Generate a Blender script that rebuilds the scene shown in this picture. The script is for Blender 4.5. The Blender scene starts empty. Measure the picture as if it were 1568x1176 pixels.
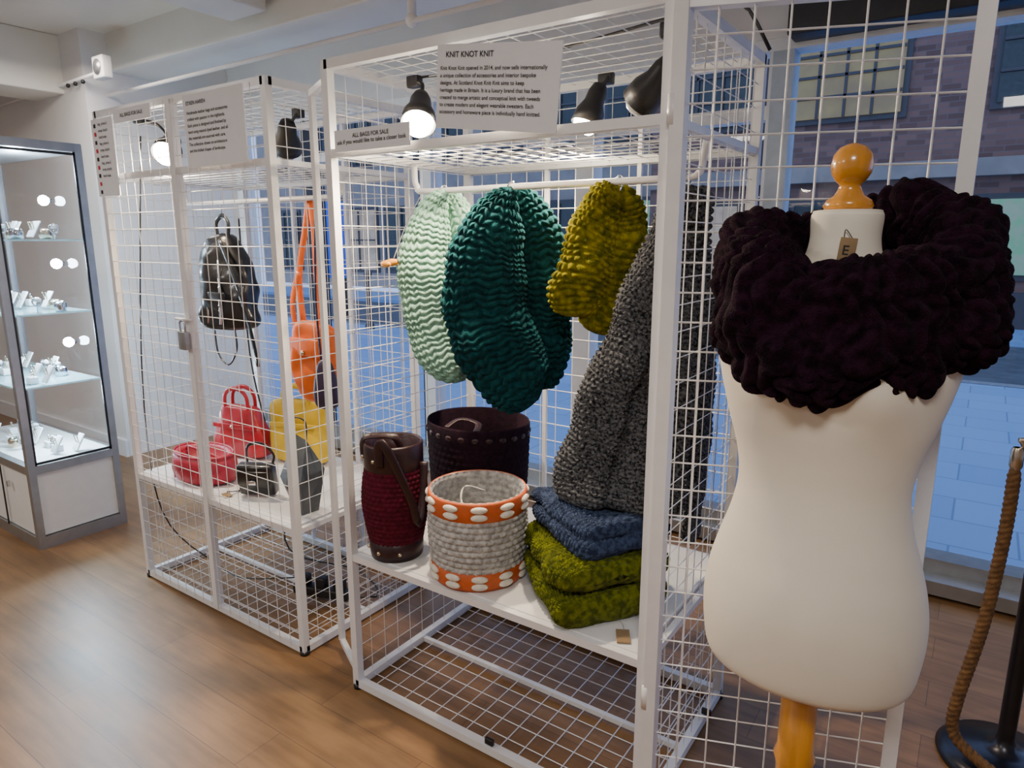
import bpy, math, random
import numpy as np
from mathutils import Vector, Matrix, noise
random.seed(4); np.random.seed(4)
scene=bpy.context.scene
COL=scene.collection

# ---------------------------------------------------------------- materials
def mat(name,col,rough=.5,metal=0,var=0.0,nscale=20,bump=0.0,bscale=200,emit=None,es=0,sheen=0,col2=None,spec=.5,stretch=None,coat=0):
    m=bpy.data.materials.new(name); m.use_nodes=True
    nt=m.node_tree; b=nt.nodes['Principled BSDF']
    b.inputs['Base Color'].default_value=(*col,1); b.inputs['Roughness'].default_value=rough
    b.inputs['Metallic'].default_value=metal; b.inputs['Specular IOR Level'].default_value=spec
    if coat: b.inputs['Coat Weight'].default_value=coat
    if sheen:
        b.inputs['Sheen Weight'].default_value=sheen
    if emit: 
        b.inputs['Emission Color'].default_value=(*emit,1); b.inputs['Emission Strength'].default_value=es
    tc=nt.nodes.new('ShaderNodeTexCoord')
    src=tc.outputs['Object']
    if stretch:
        mp=nt.nodes.new('ShaderNodeMapping'); mp.inputs['Scale'].default_value=stretch
        nt.links.new(src,mp.inputs['Vector']); src=mp.outputs['Vector']
    if var or col2:
        n=nt.nodes.new('ShaderNodeTexNoise'); n.inputs['Scale'].default_value=nscale; n.inputs['Detail'].default_value=4
        nt.links.new(src,n.inputs['Vector'])
        r=nt.nodes.new('ShaderNodeValToRGB')
        c2=col2 if col2 else tuple(c*(1-var) for c in col)
        r.color_ramp.elements[0].color=(*c2,1); r.color_ramp.elements[1].color=(*col,1)
        r.color_ramp.elements[0].position=.38; r.color_ramp.elements[1].position=.62
        nt.links.new(n.outputs['Fac'],r.inputs['Fac']); nt.links.new(r.outputs['Color'],b.inputs['Base Color'])
    if bump:
        n=nt.nodes.new('ShaderNodeTexNoise'); n.inputs['Scale'].default_value=bscale; n.inputs['Detail'].default_value=3
        nt.links.new(src,n.inputs['Vector'])
        bp=nt.nodes.new('ShaderNodeBump'); bp.inputs['Strength'].default_value=bump; bp.inputs['Distance'].default_value=.004
        nt.links.new(n.outputs['Fac'],bp.inputs['Height']); nt.links.new(bp.outputs['Normal'],b.inputs['Normal'])
    return m
def wool(name,col,col2,nscale=35,bscale=350,sheen=.06): return mat(name,col,1.0,col2=col2,nscale=nscale,bump=1.0,bscale=bscale,sheen=sheen,spec=.05)

def glassmat(name,tint=(1,1,1),refl=.08):
    m=bpy.data.materials.new(name); m.use_nodes=True; nt=m.node_tree; nt.nodes.clear()
    o=nt.nodes.new('ShaderNodeOutputMaterial'); t=nt.nodes.new('ShaderNodeBsdfTransparent'); g=nt.nodes.new('ShaderNodeBsdfGlossy')
    t.inputs['Color'].default_value=(*tint,1); g.inputs['Roughness'].default_value=.02
    f=nt.nodes.new('ShaderNodeLayerWeight'); f.inputs['Blend'].default_value=.12
    mu=nt.nodes.new('ShaderNodeMath'); mu.operation='MULTIPLY_ADD'; mu.inputs[1].default_value=.6; mu.inputs[2].default_value=refl*.4
    mx=nt.nodes.new('ShaderNodeMixShader'); nt.links.new(f.outputs['Fresnel'],mu.inputs[0]); nt.links.new(mu.outputs[0],mx.inputs['Fac'])
    nt.links.new(t.outputs[0],mx.inputs[1]); nt.links.new(g.outputs[0],mx.inputs[2]); nt.links.new(mx.outputs[0],o.inputs['Surface'])
    return m

WHITE=mat('white_powdercoat',(.78,.78,.79),.35,var=.04)
WALL=mat('white_wall_paint',(.78,.75,.73),.75,var=.05,nscale=3,bump=.1,bscale=60)
CEIL=mat('ceiling_paint',(.80,.77,.70),.8,var=.06,nscale=2,bump=.1,bscale=40)
BOARD=mat('white_board',(.78,.78,.77),.4,var=.03)
BLACK=mat('black_plastic',(.012,.012,.013),.4,bump=.05)
ALU=mat('aluminium',(.42,.43,.44),.35,metal=.8,var=.08)
CHROME=mat('chrome',(.6,.62,.66),.12,metal=1,var=.03)
PAPER=mat('paper',(.80,.82,.86),.7,var=.02)
INK=mat('ink',(.02,.02,.025),.8,var=.1)
RED=mat('red_ink',(.6,.05,.08),.8,var=.1)
GLASS=glassmat('clear_glass'); WGLASS=glassmat('window_glass',(.93,.96,1),.06)
WOOD=mat('varnished_wood',(.80,.34,.04),.25,var=.3,nscale=8,stretch=(4,4,.6),coat=.6)
CREAM=mat('cream_jersey',(.82,.76,.64),.75,var=.04,nscale=6,bump=.08,bscale=900,sheen=.1)
MINT=wool('mint_wool',(.34,.58,.46),(.24,.45,.35),30)
TEAL=wool('teal_wool',(.006,.070,.078),(.002,.032,.040),45)
MUST=wool('mustard_wool',(.27,.235,.007),(.09,.095,.005),45)
OLIVE=wool('olive_wool',(.16,.18,.010),(.055,.07,.005),60,300)
BLUE=wool('slate_blue_wool',(.060,.09,.17),(.02,.03,.07),70,300)
GREY=wool('charcoal_melange_wool',(.14,.145,.155),(.009,.010,.013),130,300)
AUB=wool('aubergine_wool',(.020,.006,.015),(.006,.002,.005),50,300,.02)
MAROON=mat('maroon_cord',(.10,.006,.020),.9,var=.4,nscale=60,bump=.4,spec=.2)
MARL=mat('maroon_leather',(.028,.008,.011),.4,var=.3,bump=.2,bscale=120)
DKBAG=mat('aubergine_felt',(.018,.006,.014),.9,var=.4,nscale=60,bump=.5,spec=.15)
ORL=mat('orange_leather',(.60,.11,.02),.5,var=.2,nscale=20,bump=.15)
CORD=mat('grey_white_cord',(.52,.51,.49),.95,var=.4,nscale=60,bump=.4,spec=.2)
LACE=mat('white_lace_cord',(.80,.76,.66),.9,var=.15,nscale=60,bump=.3,spec=.2)
BLKL=mat('black_patent_leather',(.008,.008,.010),.28,var=.3,bump=.2,bscale=40,coat=.25)
REDL=mat('red_leather',(.52,.015,.03),.35,var=.2,bump=.2,bscale=60,coat=.3)
PINKL=mat('raspberry_leather',(.44,.02,.05),.45,var=.2,bump=.2,bscale=60)
ORB=mat('orange_bag_leather',(.85,.15,.015),.45,var=.15,bump=.2,bscale=60)
YEL=mat('yellow_leather',(.72,.48,.015),.45,var=.15,bump=.2,bscale=60)
GRYL=mat('grey_leather',(.08,.09,.10),.35,var=.2,bump=.2,bscale=60)
PURP=mat('purple_leather',(.03,.015,.05),.4,var=.2)
BRASS=mat('brass',(.7,.6,.45),.25,metal=1,var=.1)
ROPE=mat('brown_rope',(.20,.10,.035),.9,var=.4,nscale=60,bump=.5)
TAG=mat('kraft_tag',(.30,.20,.10),.8,var=.15)
PLATE=mat('stanchion_metal',(.06,.06,.07),.3,metal=.9,var=.1)

# ---------------------------------------------------------------- mesh accumulator
class M:
    def __init__(s): s.v=[];s.f=[];s.mi=[];s.sm=[];s.mats=[]
    def _m(s,mt):
        if mt not in s.mats: s.mats.append(mt)
        return s.mats.index(mt)
    def add(s,v,f,mt,smooth=False):
        o=len(s.v); s.v.extend([tuple(map(float,p)) for p in v]); k=s._m(mt)
        for q in f: s.f.append(tuple(i+o for i in q)); s.mi.append(k); s.sm.append(smooth)
    def box(s,c,d,mt,rot=None,bev=0.0):
        c=Vector(c); x,y,z=[k/2 for k in d]
        if bev<=0:
            P=[Vector((a*x,b*y,e*z)) for a in(-1,1) for b in(-1,1) for e in(-1,1)]
            F=[(0,1,3,2),(4,6,7,5),(0,4,5,1),(2,3,7,6),(0,2,6,4),(1,5,7,3)]
            if rot is not None: P=[rot@p for p in P]
            s.add([p+c for p in P],F,mt); return
        import bmesh
        bm=bmesh.new(); bmesh.ops.create_cube(bm,size=1)
        for v in bm.verts: v.co=Vector((v.co.x*d[0],v.co.y*d[1],v.co.z*d[2]))
        bmesh.ops.bevel(bm,geom=list(bm.edges),offset=bev,segments=3,affect='EDGES',profile=.5)
        bm.verts.index_update()
        P=[v.co.copy() for v in bm.verts]; F=[tuple(v.index for v in f.verts) for f in bm.faces]; bm.free()
        if rot is not None: P=[rot@p for p in P]
        s.add([p+c for p in P],F,mt,True)
    def bar(s,p,q,w,mt):
        s.tube(p,q,w*.7071,mt,4,True,math.pi/4)
    def tube(s,p,q,r,mt,n=8,cap=True,ph=0,smooth=None,r2=None):
        p=Vector(p);q=Vector(q);d=(q-p).normalized()
        a=Vector((0,0,1)) if abs(d.z)<.9 else Vector((0,1,0))
        u=d.cross(a).normalized(); w=d.cross(u)
        r2=r if r2 is None else r2
        V=[];
        for c,rr in((p,r),(q,r2)):
            for i in range(n):
                t=2*math.pi*i/n+ph; V.append(c+u*math.cos(t)*rr+w*math.sin(t)*rr)
        F=[(i,(i+1)%n,n+(i+1)%n,n+i) for i in range(n)]
        if cap: F+= [tuple(range(n))[::-1],tuple(range(n,2*n))]
        s.add(V,F,mt,(n>5) if smooth is None else smooth)
    def lathe(s,prof,c,mt,n=32,axis=(0,0,1),sx=1,sy=1,smooth=True,rotz=0):
        q=Vector((0,0,1)).rotation_difference(Vector(axis).normalized()); c=Vector(c)
        rz=Matrix.Rotation(rotz,3,'Z')
        V=[];F=[]
        for r,z in prof:
            for i in range(n):
                t=2*math.pi*i/n; V.append(q@(rz@Vector((r*sx*math.cos(t),r*sy*math.sin(t),z)))+c)
        for j in range(len(prof)-1):
            for i in range(n): F.append((j*n+i,j*n+(i+1)%n,(j+1)*n+(i+1)%n,(j+1)*n+i))
        s.add(V,F,mt,smooth)
    def ball(s,c,r,mt,n=16,sc=(1,1,1),rot=None):
        V=[];F=[];k=n//2;c=Vector(c)
        for j in range(k+1):
            a=math.pi*j/k
            for i in range(n):
                t=2*math.pi*i/n; p=Vector((r*sc[0]*math.sin(a)*math.cos(t),r*sc[1]*math.sin(a)*math.sin(t),r*sc[2]*math.cos(a)))
                if rot is not None:p=rot@p
                V.append(p+c)
        for j in range(k):
            for i in range(n): F.append((j*n+i,(j+1)*n+i,(j+1)*n+(i+1)%n,j*n+(i+1)%n))
        s.add(V,F,mt,True)
    def path(s,pts,r,mt,n=8,closed=False,flat=None,nrm=(0,1,0),res=6):
        sweep(s,pts,[r]*len(pts),[flat or r]*len(pts),nrm,closed,max(2,len(pts)*res),n,'none',0,mt,vs=1,us=1,ends=False)
    def obj(s,name,parent=None,loc=None):
        me=bpy.data.meshes.new(name); me.from_pydata(s.v,[],s.f)
        for m in s.mats: me.materials.append(m)
        me.polygons.foreach_set('material_index',s.mi); me.polygons.foreach_set('use_smooth',s.sm); me.update()
        o=bpy.data.objects.new(name,me); COL.objects.link(o)
        if parent: o.parent=parent
        return o

def catmull(A,closed,n=1500):
    A=np.array(A,float); N=len(A)
    if N==2 and not closed: 
        t=np.linspace(0,1,n)[:,None]; return A[0]*(1-t)+A[1]*t
    segs=N if closed else N-1; out=[]
    per=max(4,n//segs)
    for i in range(segs):
        if closed: p0,p1,p2,p3=A[(i-1)%N],A[i],A[(i+1)%N],A[(i+2)%N]
        else: p0,p1,p2,p3=A[max(i-1,0)],A[i],A[i+1],A[min(i+2,N-1)]
        t=np.linspace(0,1,per,endpoint=False)[:,None]
        out.append(.5*((2*p1)+(-p0+p2)*t+(2*p0-5*p1+4*p2-p3)*t*t+(-p0+3*p1-3*p2+p3)*t**3))
    out=np.vstack(out+[ (A[0:1] if closed else A[-1:]) ])
    return out

def stitch(style,r,c,nc):
    if style=='none': return np.zeros_like(r)
    if style=='bobble':
        fr=r-np.floor(r); odd=np.floor(r)%2; cc=c+.5*odd; fc=cc-np.floor(cc)
        return (np.sin(np.pi*fr)**.6)*(.25+.75*np.sin(np.pi*fc)**.6)
    if style=='knit':   # slanted V stitches in ridged rows
        fc=c-np.floor(c); rr=r+.9*np.abs(fc-.5); fr=rr-np.floor(rr)
        leg=np.abs(np.sin(2*np.pi*fc))**.35
        return (np.sin(np.pi*fr)**.6)*(.35+.65*leg)
    if style=='garter':
        fr=r-np.floor(r); fc=(c+r*.5)-np.floor(c+r*.5)
        return (.35*np.sin(np.pi*fr)**.8+.65*(np.sin(np.pi*fr)**.7)*(np.sin(np.pi*fc)**.8))
    if style=='twist':
        a=c*1.0+r; fa=a-np.floor(a); return np.sin(np.pi*fa)**.6

def lumpy(P,scale,amp,seed=0):
    if amp==0: return np.zeros(len(P))
    return np.array([noise.noise(Vector((p[0]*scale+seed,p[1]*scale,p[2]*scale))) for p in P])*amp

def sweep(m,pts,W,D,nrm,closed,nrows,ncols,style,amp,mt,vs=8,us=8,sq=1.0,ends=True,lump=0.0,lscale=9,endp=6,radial=None,warp=0.0):
    A=np.array([list(p)+[w,d] for p,w,d in zip(pts,W,D)],float)
    C=catmull(A,closed); seg=np.linalg.norm(np.diff(C[:,:3],axis=0),axis=1); L=np.concatenate([[0],np.cumsum(seg)])
    if closed and nrows%2: nrows+=1
    nv=nrows*vs; nu=ncols*us
    tt=np.linspace(0,1,nv,endpoint=False) if closed else np.linspace(0,1,nv+1)
    S=np.stack([np.interp(tt*L[-1],L,C[:,k]) for k in range(5)],1)
    nr=len(tt)
    if closed: T=np.roll(S[:,:3],-2,0)-np.roll(S[:,:3],2,0)
    else: T=np.gradient(S[:,:3],axis=0)
    T/=np.linalg.norm(T,axis=1)[:,None]+1e-9
    if radial is not None:
        NN=S[:,:3]-np.array(radial); NN[:,2]=0
    else: NN=np.tile(np.array(nrm,float),(nr,1))
    NN/=np.linalg.norm(NN,axis=1)[:,None]+1e-9
    SD=np.cross(T,NN); SD/=np.linalg.norm(SD,axis=1)[:,None]+1e-9
    N2=np.cross(SD,T)
    w=S[:,3].copy(); d=S[:,4].copy()
    if ends and not closed:
        k=np.clip(1-np.abs(2*tt-1)**endp,0.0005,1)**.5; w=w*k; d=d*k
    ph=np.linspace(0,2*np.pi,nu,endpoint=False)
    cs=np.sign(np.cos(ph))*np.abs(np.cos(ph))**sq; sn=np.sign(np.sin(ph))*np.abs(np.sin(ph))**sq
    base=S[:,None,:3]+SD[:,None,:]*(w[:,None]*cs[None])[...,None]+N2[:,None,:]*(d[:,None]*sn[None])[...,None]
    out=SD[:,None,:]*(np.cos(ph)[None]/np.maximum(w,.003)[:,None])[...,None]+N2[:,None,:]*(np.sin(ph)[None]/np.maximum(d,.003)[:,None])[...,None]
    out/=np.linalg.norm(out,axis=2)[...,None]+1e-9
    rr=np.repeat((tt*nrows)[:,None],nu,1); cc=np.repeat((ph/(2*np.pi)*ncols)[None],nr,0)
    Pf=base.reshape(-1,3)
    if warp:
        wz=lumpy(Pf,14,warp,7.3).reshape(rr.shape); wy=lumpy(Pf,14,warp*.6,3.1).reshape(rr.shape)
        rr=rr+wz; cc=cc+wy
    h=stitch(style,rr,cc,ncols)*amp
    if ends and not closed: h=h*np.clip(np.minimum(tt,1-tt)*30,0.0,1)[:,None]
    hh=h.reshape(-1)+lumpy(Pf,lscale,lump)
    V=Pf+out.reshape(-1,3)*hh[:,None]
    F=[]
    R=nr if closed else nr-1
    for j in range(R):
        a=j*nu; b=((j+1)%nr)*nu
        for i in range(nu):
            k=(i+1)%nu; F.append((a+i,a+k,b+k,b+i))
    if not closed: F+=[tuple(range(nu))[::-1],tuple(range((nr-1)*nu,nr*nu))]
    m.add(V,F,mt,True)

def klathe(m,prof,c,nrows,ncols,style,amp,mt,sx=1,sy=1,vs=6,us=6,rotz=0):
    C=catmull([list(p)+[0] for p in prof],False,600); L=np.concatenate([[0],np.cumsum(np.linalg.norm(np.diff(C,axis=0),axis=1))])
    nv=nrows*vs; nu=ncols*us; tt=np.linspace(0,1,nv+1)
    r=np.interp(tt*L[-1],L,C[:,0]); z=np.interp(tt*L[-1],L,C[:,1])
    ph=np.linspace(0,2*np.pi,nu,endpoint=False)
    h=stitch(style,np.repeat((tt*nrows)[:,None],nu,1),np.repeat((ph/2/np.pi*ncols)[None],nv+1,0),ncols)*amp
    R=r[:,None]+h
    x=R*np.cos(ph)*sx; y=R*np.sin(ph)*sy
    cr,sr=math.cos(rotz),math.sin(rotz)
    V=np.stack([c[0]+x*cr-y*sr,c[1]+x*sr+y*cr,np.repeat(z[:,None],nu,1)+c[2]],2).reshape(-1,3)
    F=[(j*nu+i,j*nu+(i+1)%nu,(j+1)*nu+(i+1)%nu,(j+1)*nu+i) for j in range(nv) for i in range(nu)]
    m.add(V,F,mt,True)

def empty(name,loc=(0,0,0)):
    e=bpy.data.objects.new(name,None); COL.objects.link(e); e.empty_display_size=.05; return e
def text(body,size,loc,rot,mt,name,parent,align='LEFT',space=1.0):
    cu=bpy.data.curves.new(name,'FONT'); cu.body=body; cu.size=size; cu.align_x=align; cu.space_line=space
    cu.offset=size*.012
    cu.materials.append(mt); o=bpy.data.objects.new(name,cu); COL.objects.link(o); o.location=loc; o.rotation_euler=rot; o.parent=parent
    return o

# ---------------------------------------------------------------- room shell
fm=bpy.data.materials.new('laminate_floor'); fm.use_nodes=True; nt=fm.node_tree; b=nt.nodes['Principled BSDF']
tc=nt.nodes.new('ShaderNodeTexCoord'); br=nt.nodes.new('ShaderNodeTexBrick'); nt.links.new(tc.outputs['Object'],br.inputs['Vector'])
br.inputs['Scale'].default_value=1; br.inputs['Brick Width'].default_value=1.2; br.inputs['Row Height'].default_value=.16
br.inputs['Mortar Size'].default_value=.0010; br.inputs['Color1'].default_value=(.30,.168,.072,1); br.inputs['Color2'].default_value=(.235,.128,.053,1)
br.inputs['Mortar'].default_value=(.11,.058,.026,1); br.offset=.37
mp=nt.nodes.new('ShaderNodeMapping'); mp.inputs['Scale'].default_value=(1.2,10,1); nt.links.new(tc.outputs['Object'],mp.inputs['Vector'])
nz=nt.nodes.new('ShaderNodeTexNoise'); nz.inputs['Scale'].default_value=3; nz.inputs['Detail'].default_value=6; nt.links.new(mp.outputs[0],nz.inputs['Vector'])
rp=nt.nodes.new('ShaderNodeValToRGB'); rp.color_ramp.elements[0].color=(.76,.72,.66,1); rp.color_ramp.elements[1].color=(1.1,1.07,1.04,1)
rp.color_ramp.elements[0].position=.35; rp.color_ramp.elements[1].position=.7
nt.links.new(nz.outputs['Fac'],rp.inputs['Fac'])
mx=nt.nodes.new('ShaderNodeMix'); mx.data_type='RGBA'; mx.blend_type='MULTIPLY'; mx.inputs[0].default_value=1
nt.links.new(br.outputs['Color'],mx.inputs[6]); nt.links.new(rp.outputs['Color'],mx.inputs[7])
n3=nt.nodes.new('ShaderNodeTexNoise'); n3.inputs['Scale'].default_value=2.2; n3.inputs['Detail'].default_value=5; nt.links.new(tc.outputs['Object'],n3.inputs['Vector'])
r3=nt.nodes.new('ShaderNodeValToRGB'); r3.color_ramp.elements[0].color=(.82,.82,.82,1); r3.color_ramp.elements[1].color=(1.12,1.12,1.14,1); r3.color_ramp.elements[0].position=.4; r3.color_ramp.elements[1].position=.62
nt.links.new(n3.outputs['Fac'],r3.inputs['Fac'])
m3=nt.nodes.new('ShaderNodeMix'); m3.data_type='RGBA'; m3.blend_type='MULTIPLY'; m3.inputs[0].default_value=1
nt.links.new(mx.outputs[2],m3.inputs[6]); nt.links.new(r3.outputs['Color'],m3.inputs[7]); nt.links.new(m3.outputs[2],b.inputs['Base Color'])
mr=nt.nodes.new('ShaderNodeMapRange'); mr.inputs['To Min'].default_value=.30; mr.inputs['To Max'].default_value=.50; nt.links.new(n3.outputs['Fac'],mr.inputs['Value']); nt.links.new(mr.outputs[0],b.inputs['Roughness'])
b.inputs['Specular IOR Level'].default_value=.5

def quick(name,c,d,mt,bev=0):
    m=M(); m.box(c,d,mt,bev=bev); return m.obj(name)
quick('floor',(-2,-.3,-.05),(12.4,7.3,.1),fm)
quick('ceiling',(-2,-.3,2.85),(12.4,7.4,.1),CEIL)
quick('wall_left',(-8.1,-.3,1.4),(.2,7.3,2.8),WALL)
quick('wall_right',(4.1,-.3,1.4),(.2,7.3,2.8),WALL)
quick('wall_back',(-2,-4.0,1.4),(12.2,.2,2.8),WALL)
quick('wall_pier',(-6.43,2.83,1.4),(3.14,1.1,2.8),WALL)
quick('wall_window_header',(-.43,3.37,2.58),(8.86,.14,.44),WALL)
quick('baseboard_pier',(-6.43,2.27,.06),(3.16,.02,.12),WHITE)
m=M(); m.box((-2,2.62,2.69),(12.0,.36,.24),CEIL,bev=.01); m.obj('ceiling_beam')
m=M(); m.box((-5.35,-.7,2.62),(.42,6.3,.36),CEIL,bev=.01); m.obj('ceiling_beam.001')
m=M(); m.box((-3.3,-.9,2.72),(.30,6.6,.18),CEIL,bev=.01); m.obj('ceiling_beam.002')
m=M(); m.box((-.6,-.9,2.72),(.30,6.6,.18),CEIL,bev=.01); m.obj('ceiling_beam.003')
m=M(); m.tube((-5.6,2.42,2.42),(-1.0,2.42,2.44),.012,WALL,8); m.box((-4.55,2.25,2.52),(.13,.06,.13),WALL,bev=.01); m.tube((-4.55,2.22,2.52),(-4.55,2.215,2.52),.045,ALU,16)
m.tube((-6.5,2.25,2.45),(-4.62,2.25,2.50),.01,WALL,8)
m.tube((-2.2,2.43,2.44),(-2.2,2.43,2.8),.02,WALL,8); m.ball((-2.2,2.43,2.44),.03,WALL)
for x in(-4.9,-4.8,-5.0): m.ball((x,2.245,2.47),.014,BLACK,8)
m.obj('trim_conduit')

# windows
NAVY=mat('navy_frame',(.012,.022,.05),.4,var=.2)
BLG=mat('blue_grey_frame',(.45,.52,.60),.4,var=.1)
DKH=mat('dark_shutter_box',(.02,.02,.026),.5,var=.2)
def window(i,x0,x1,zs,left=WHITE):
    m=M(); m.box(((x0+x1)/2,3.37,.07),(x1-x0,.12,.14),ALU)
    m.box(((x0+x1)/2,3.37,2.34),(x1-x0,.12,.06),WHITE)
    for z in zs: m.box(((x0+x1)/2,3.37,z),(x1-x0-.05,.08,.06),WHITE)
    m.box((x0+.02,3.37,1.2),(.09,.11,2.3),left); m.box((x1-.02,3.37,1.2),(.04,.1,2.3),left)
    m.add([(x0,3.38,.1),(x1,3.38,.1),(x1,3.38,2.34),(x0,3.38,2.34)],[(0,1,2,3)],WGLASS)
    m.obj('window_%d'%i)
window(1,-4.86,-4.05,[2.06]); window(2,-4.05,-2.95,[2.06],NAVY); window(3,-2.95,-1.83,[2.06]); window(4,-1.83,-.86,[2.06])
window(5,-.86,1.6,[],BLG); window(6,1.6,4.0,[])
quick('trim_shutter_box',(1.6,3.24,2.50),(4.8,.14,.34),DKH,bev=.01)
quick('trim_sill',(-.43,3.26,.05),(8.8,.10,.06),ALU)

# ---------------------------------------------------------------- outside street
pv=bpy.data.materials.new('paving'); pv.use_nodes=True; nt=pv.node_tree; b=nt.nodes['Principled BSDF']
tc=nt.nodes.new('ShaderNodeTexCoord'); br=nt.nodes.new('ShaderNodeTexBrick'); nt.links.new(tc.outputs['Object'],br.inputs['Vector'])
br.inputs['Brick Width'].default_value=.6; br.inputs['Row Height'].default_value=.4; br.inputs['Scale'].default_value=1; br.inputs['Mortar Size'].default_value=.006
br.inputs['Color1'].default_value=(.25,.42,.68,1); br.inputs['Color2'].default_value=(.21,.37,.62,1); br.inputs['Mortar'].default_value=(.15,.26,.45,1)  # blue cast of the dusk light is put into the slab colours
nt.links.new(br.outputs['Color'],b.inputs['Base Color']); b.inputs['Roughness'].default_value=.45
ROAD=mat('asphalt',(.10,.115,.14),.6,var=.3,nscale=4,bump=.3,bscale=30)
KERB=mat('kerb_stone',(.24,.26,.30),.7,var=.2)
quick('ground_pavement',(-4,6.2,-.10),(40,5.5,.1),pv)
quick('ground_kerb',(-4,9.02,-.10),(40,.16,.12),KERB)
quick('ground_road',(-4,11.1,-.17),(40,4.0,.1),ROAD)
quick('ground_far_pavement',(-4,14,-.09),(40,1.9,.1),pv)
bk=bpy.data.materials.new('purple_brick'); bk.use_nodes=True; nt=bk.node_tree; b=nt.nodes['Principled BSDF']
tc=nt.nodes.new('ShaderNodeTexCoord'); mp=nt.nodes.new('ShaderNodeMapping'); mp.inputs['Rotation'].default_value=(math.pi/2,0,0)
br=nt.nodes.new('ShaderNodeTexBrick'); nt.links.new(tc.outputs['Object'],mp.inputs['Vector']); nt.links.new(mp.outputs[0],br.inputs['Vector'])
br.inputs['Brick Width'].default_value=.30; br.inputs['Row Height'].default_value=.10; br.inputs['Scale'].default_value=1; br.inputs['Mortar Size'].default_value=.008
br.inputs['Color1'].default_value=(.26,.14,.11,1); br.inputs['Color2'].default_value=(.14,.075,.06,1); br.inputs['Mortar'].default_value=(.18,.13,.12,1)
nt.links.new(br.outputs['Color'],b.inputs['Base Color']); b.inputs['Roughness'].default_value=.9
STONE=mat('pale_stone',(.34,.29,.25),.8,var=.2,nscale=2)
LIT=mat('lit_window_pane',(.16,.14,.06),.2,emit=(.60,.48,.20),es=.22,col2=(.04,.05,.05),nscale=1.5)
DKW=mat('dark_window_pane',(.03,.045,.045),.15,var=.3)
GRN=mat('shop_greenery',(.12,.30,.16),.6,emit=(.25,.55,.35),es=.30,col2=(.3,.25,.2),nscale=6)
WARMW=mat('warm_shop_window',(.3,.25,.2),.3,emit=(.75,.62,.45),es=.30,col2=(.08,.1,.1),nscale=3)
BSIGN=mat('blue_sign',(.01,.06,.5),.5,emit=(.02,.12,.8),es=.4,var=.1)
FR=mat('street_frame',(.06,.055,.06),.5,var=.1)
m=M(); by=15.0
m.box((-1,by+.5,4.5),(11,1,9.2),bk)
def bwin(x,z,w,h,g,nx=3,nz=3):
    m.box((x,by-.02,z),(w+.2,.08,h+.2),FR); m.box((x,by-.08,z),(w,.06,h),g)
    for i in range(1,nx): m.box((x-w/2+w*i/nx,by-.13,z),(.05,.05,h),FR)
    for i in range(1,nz): m.box((x,by-.13,z-h/2+h*i/nz),(w,.05,.05),FR)
bwin(-2.6,4.55,1.9,1.5,LIT,4,4); bwin(.6,4.55,1.6,1.5,DKW); bwin(-5.2,4.55,1.6,1.5,DKW); bwin(3,4.55,1.6,1.5,DKW)
bwin(-.2,1.55,1.6,1.3,GRN,2,1); bwin(-3.0,1.4,2.2,1.6,DKW,3,1); bwin(-5.3,1.4,1.6,1.6,WARMW,2,1); bwin(2.4,1.4,2,1.6,DKW,2,1)
m.box((-1,by-.1,2.75),(11,.25,.3),STONE); m.box((-1,by-.05,.25),(11,.15,.7),FR)
m.tube((-4.0,by-.1,0),(-4.0,by-.1,9),.07,FR); m.tube((1.7,by-.1,0),(1.7,by-.1,9),.07,FR)
m.obj('brick_building')
m=M(); by=17.0
m.box((-15,by+.5,5),(17,1,10.2),STONE)
for k,x in enumerate(range(-22,-7,2)): 
    bwin(x,1.5,1.5,2.0,(DKW,GRN,WARMW)[k%3],2,2); bwin(x,4.8,1.2,1.6,DKW,2,3)
m.obj('stone_building')
m=M(); m.box((-11.0,9.5,1.5),(.9,.15,1.5),BSIGN,bev=.02); m.tube((-11.4,9.5,-.05),(-11.4,9.5,2.3),.05,FR); m.tube((-10.6,9.5,-.05),(-10.6,9.5,2.3),.05,FR); m.obj('street_sign')
m=M()
for x in(-9,-7.4,-5.8,-4.2):
    m.lathe([(.0,-.06),(.09,-.06),(.08,.02),(.055,.06),(.05,.85),(.07,.88),(.07,.93),(.045,.97),(0,1.0)],(x,8.6,0),FR,16)
m.obj('street_bollards')

# ---------------------------------------------------------------- wire cages
PW=.026; WR=.0016; G=.0635
def panel(m,o,u,v,lu,lv,g=G,r=WR):
    o=Vector(o);u=Vector(u).normalized();v=Vector(v).normalized(); n=u.cross(v)*(r*1.3)
    k=max(1,round(lu/g)); 
    for i in range(1,k): p=o+u*(lu*i/k)+n; m.tube(p,p+v*lv,r,WHITE,4,False)
    k=max(1,round(lv/g))
    for i in range(1,k): p=o+v*(lv*i/k)-n; m.tube(p,p+u*lu,r,WHITE,4,False)
def frame(m,o,u,v,lu,lv,w=PW,mesh=True,g=G,r=WR):
    o=Vector(o);u=Vector(u).normalized();v=Vector(v).normalized()
    for a,bb in((o,o+u*lu),(o+v*lv,o+u*lu+v*lv),(o,o+v*lv),(o+u*lu,o+u*lu+v*lv)): m.bar(a,bb,w,WHITE)
    if mesh: panel(m,o,u,v,lu,lv,g,r)
X=(1,0,0);Y=(0,1,0);Z=(0,0,1)
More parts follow.
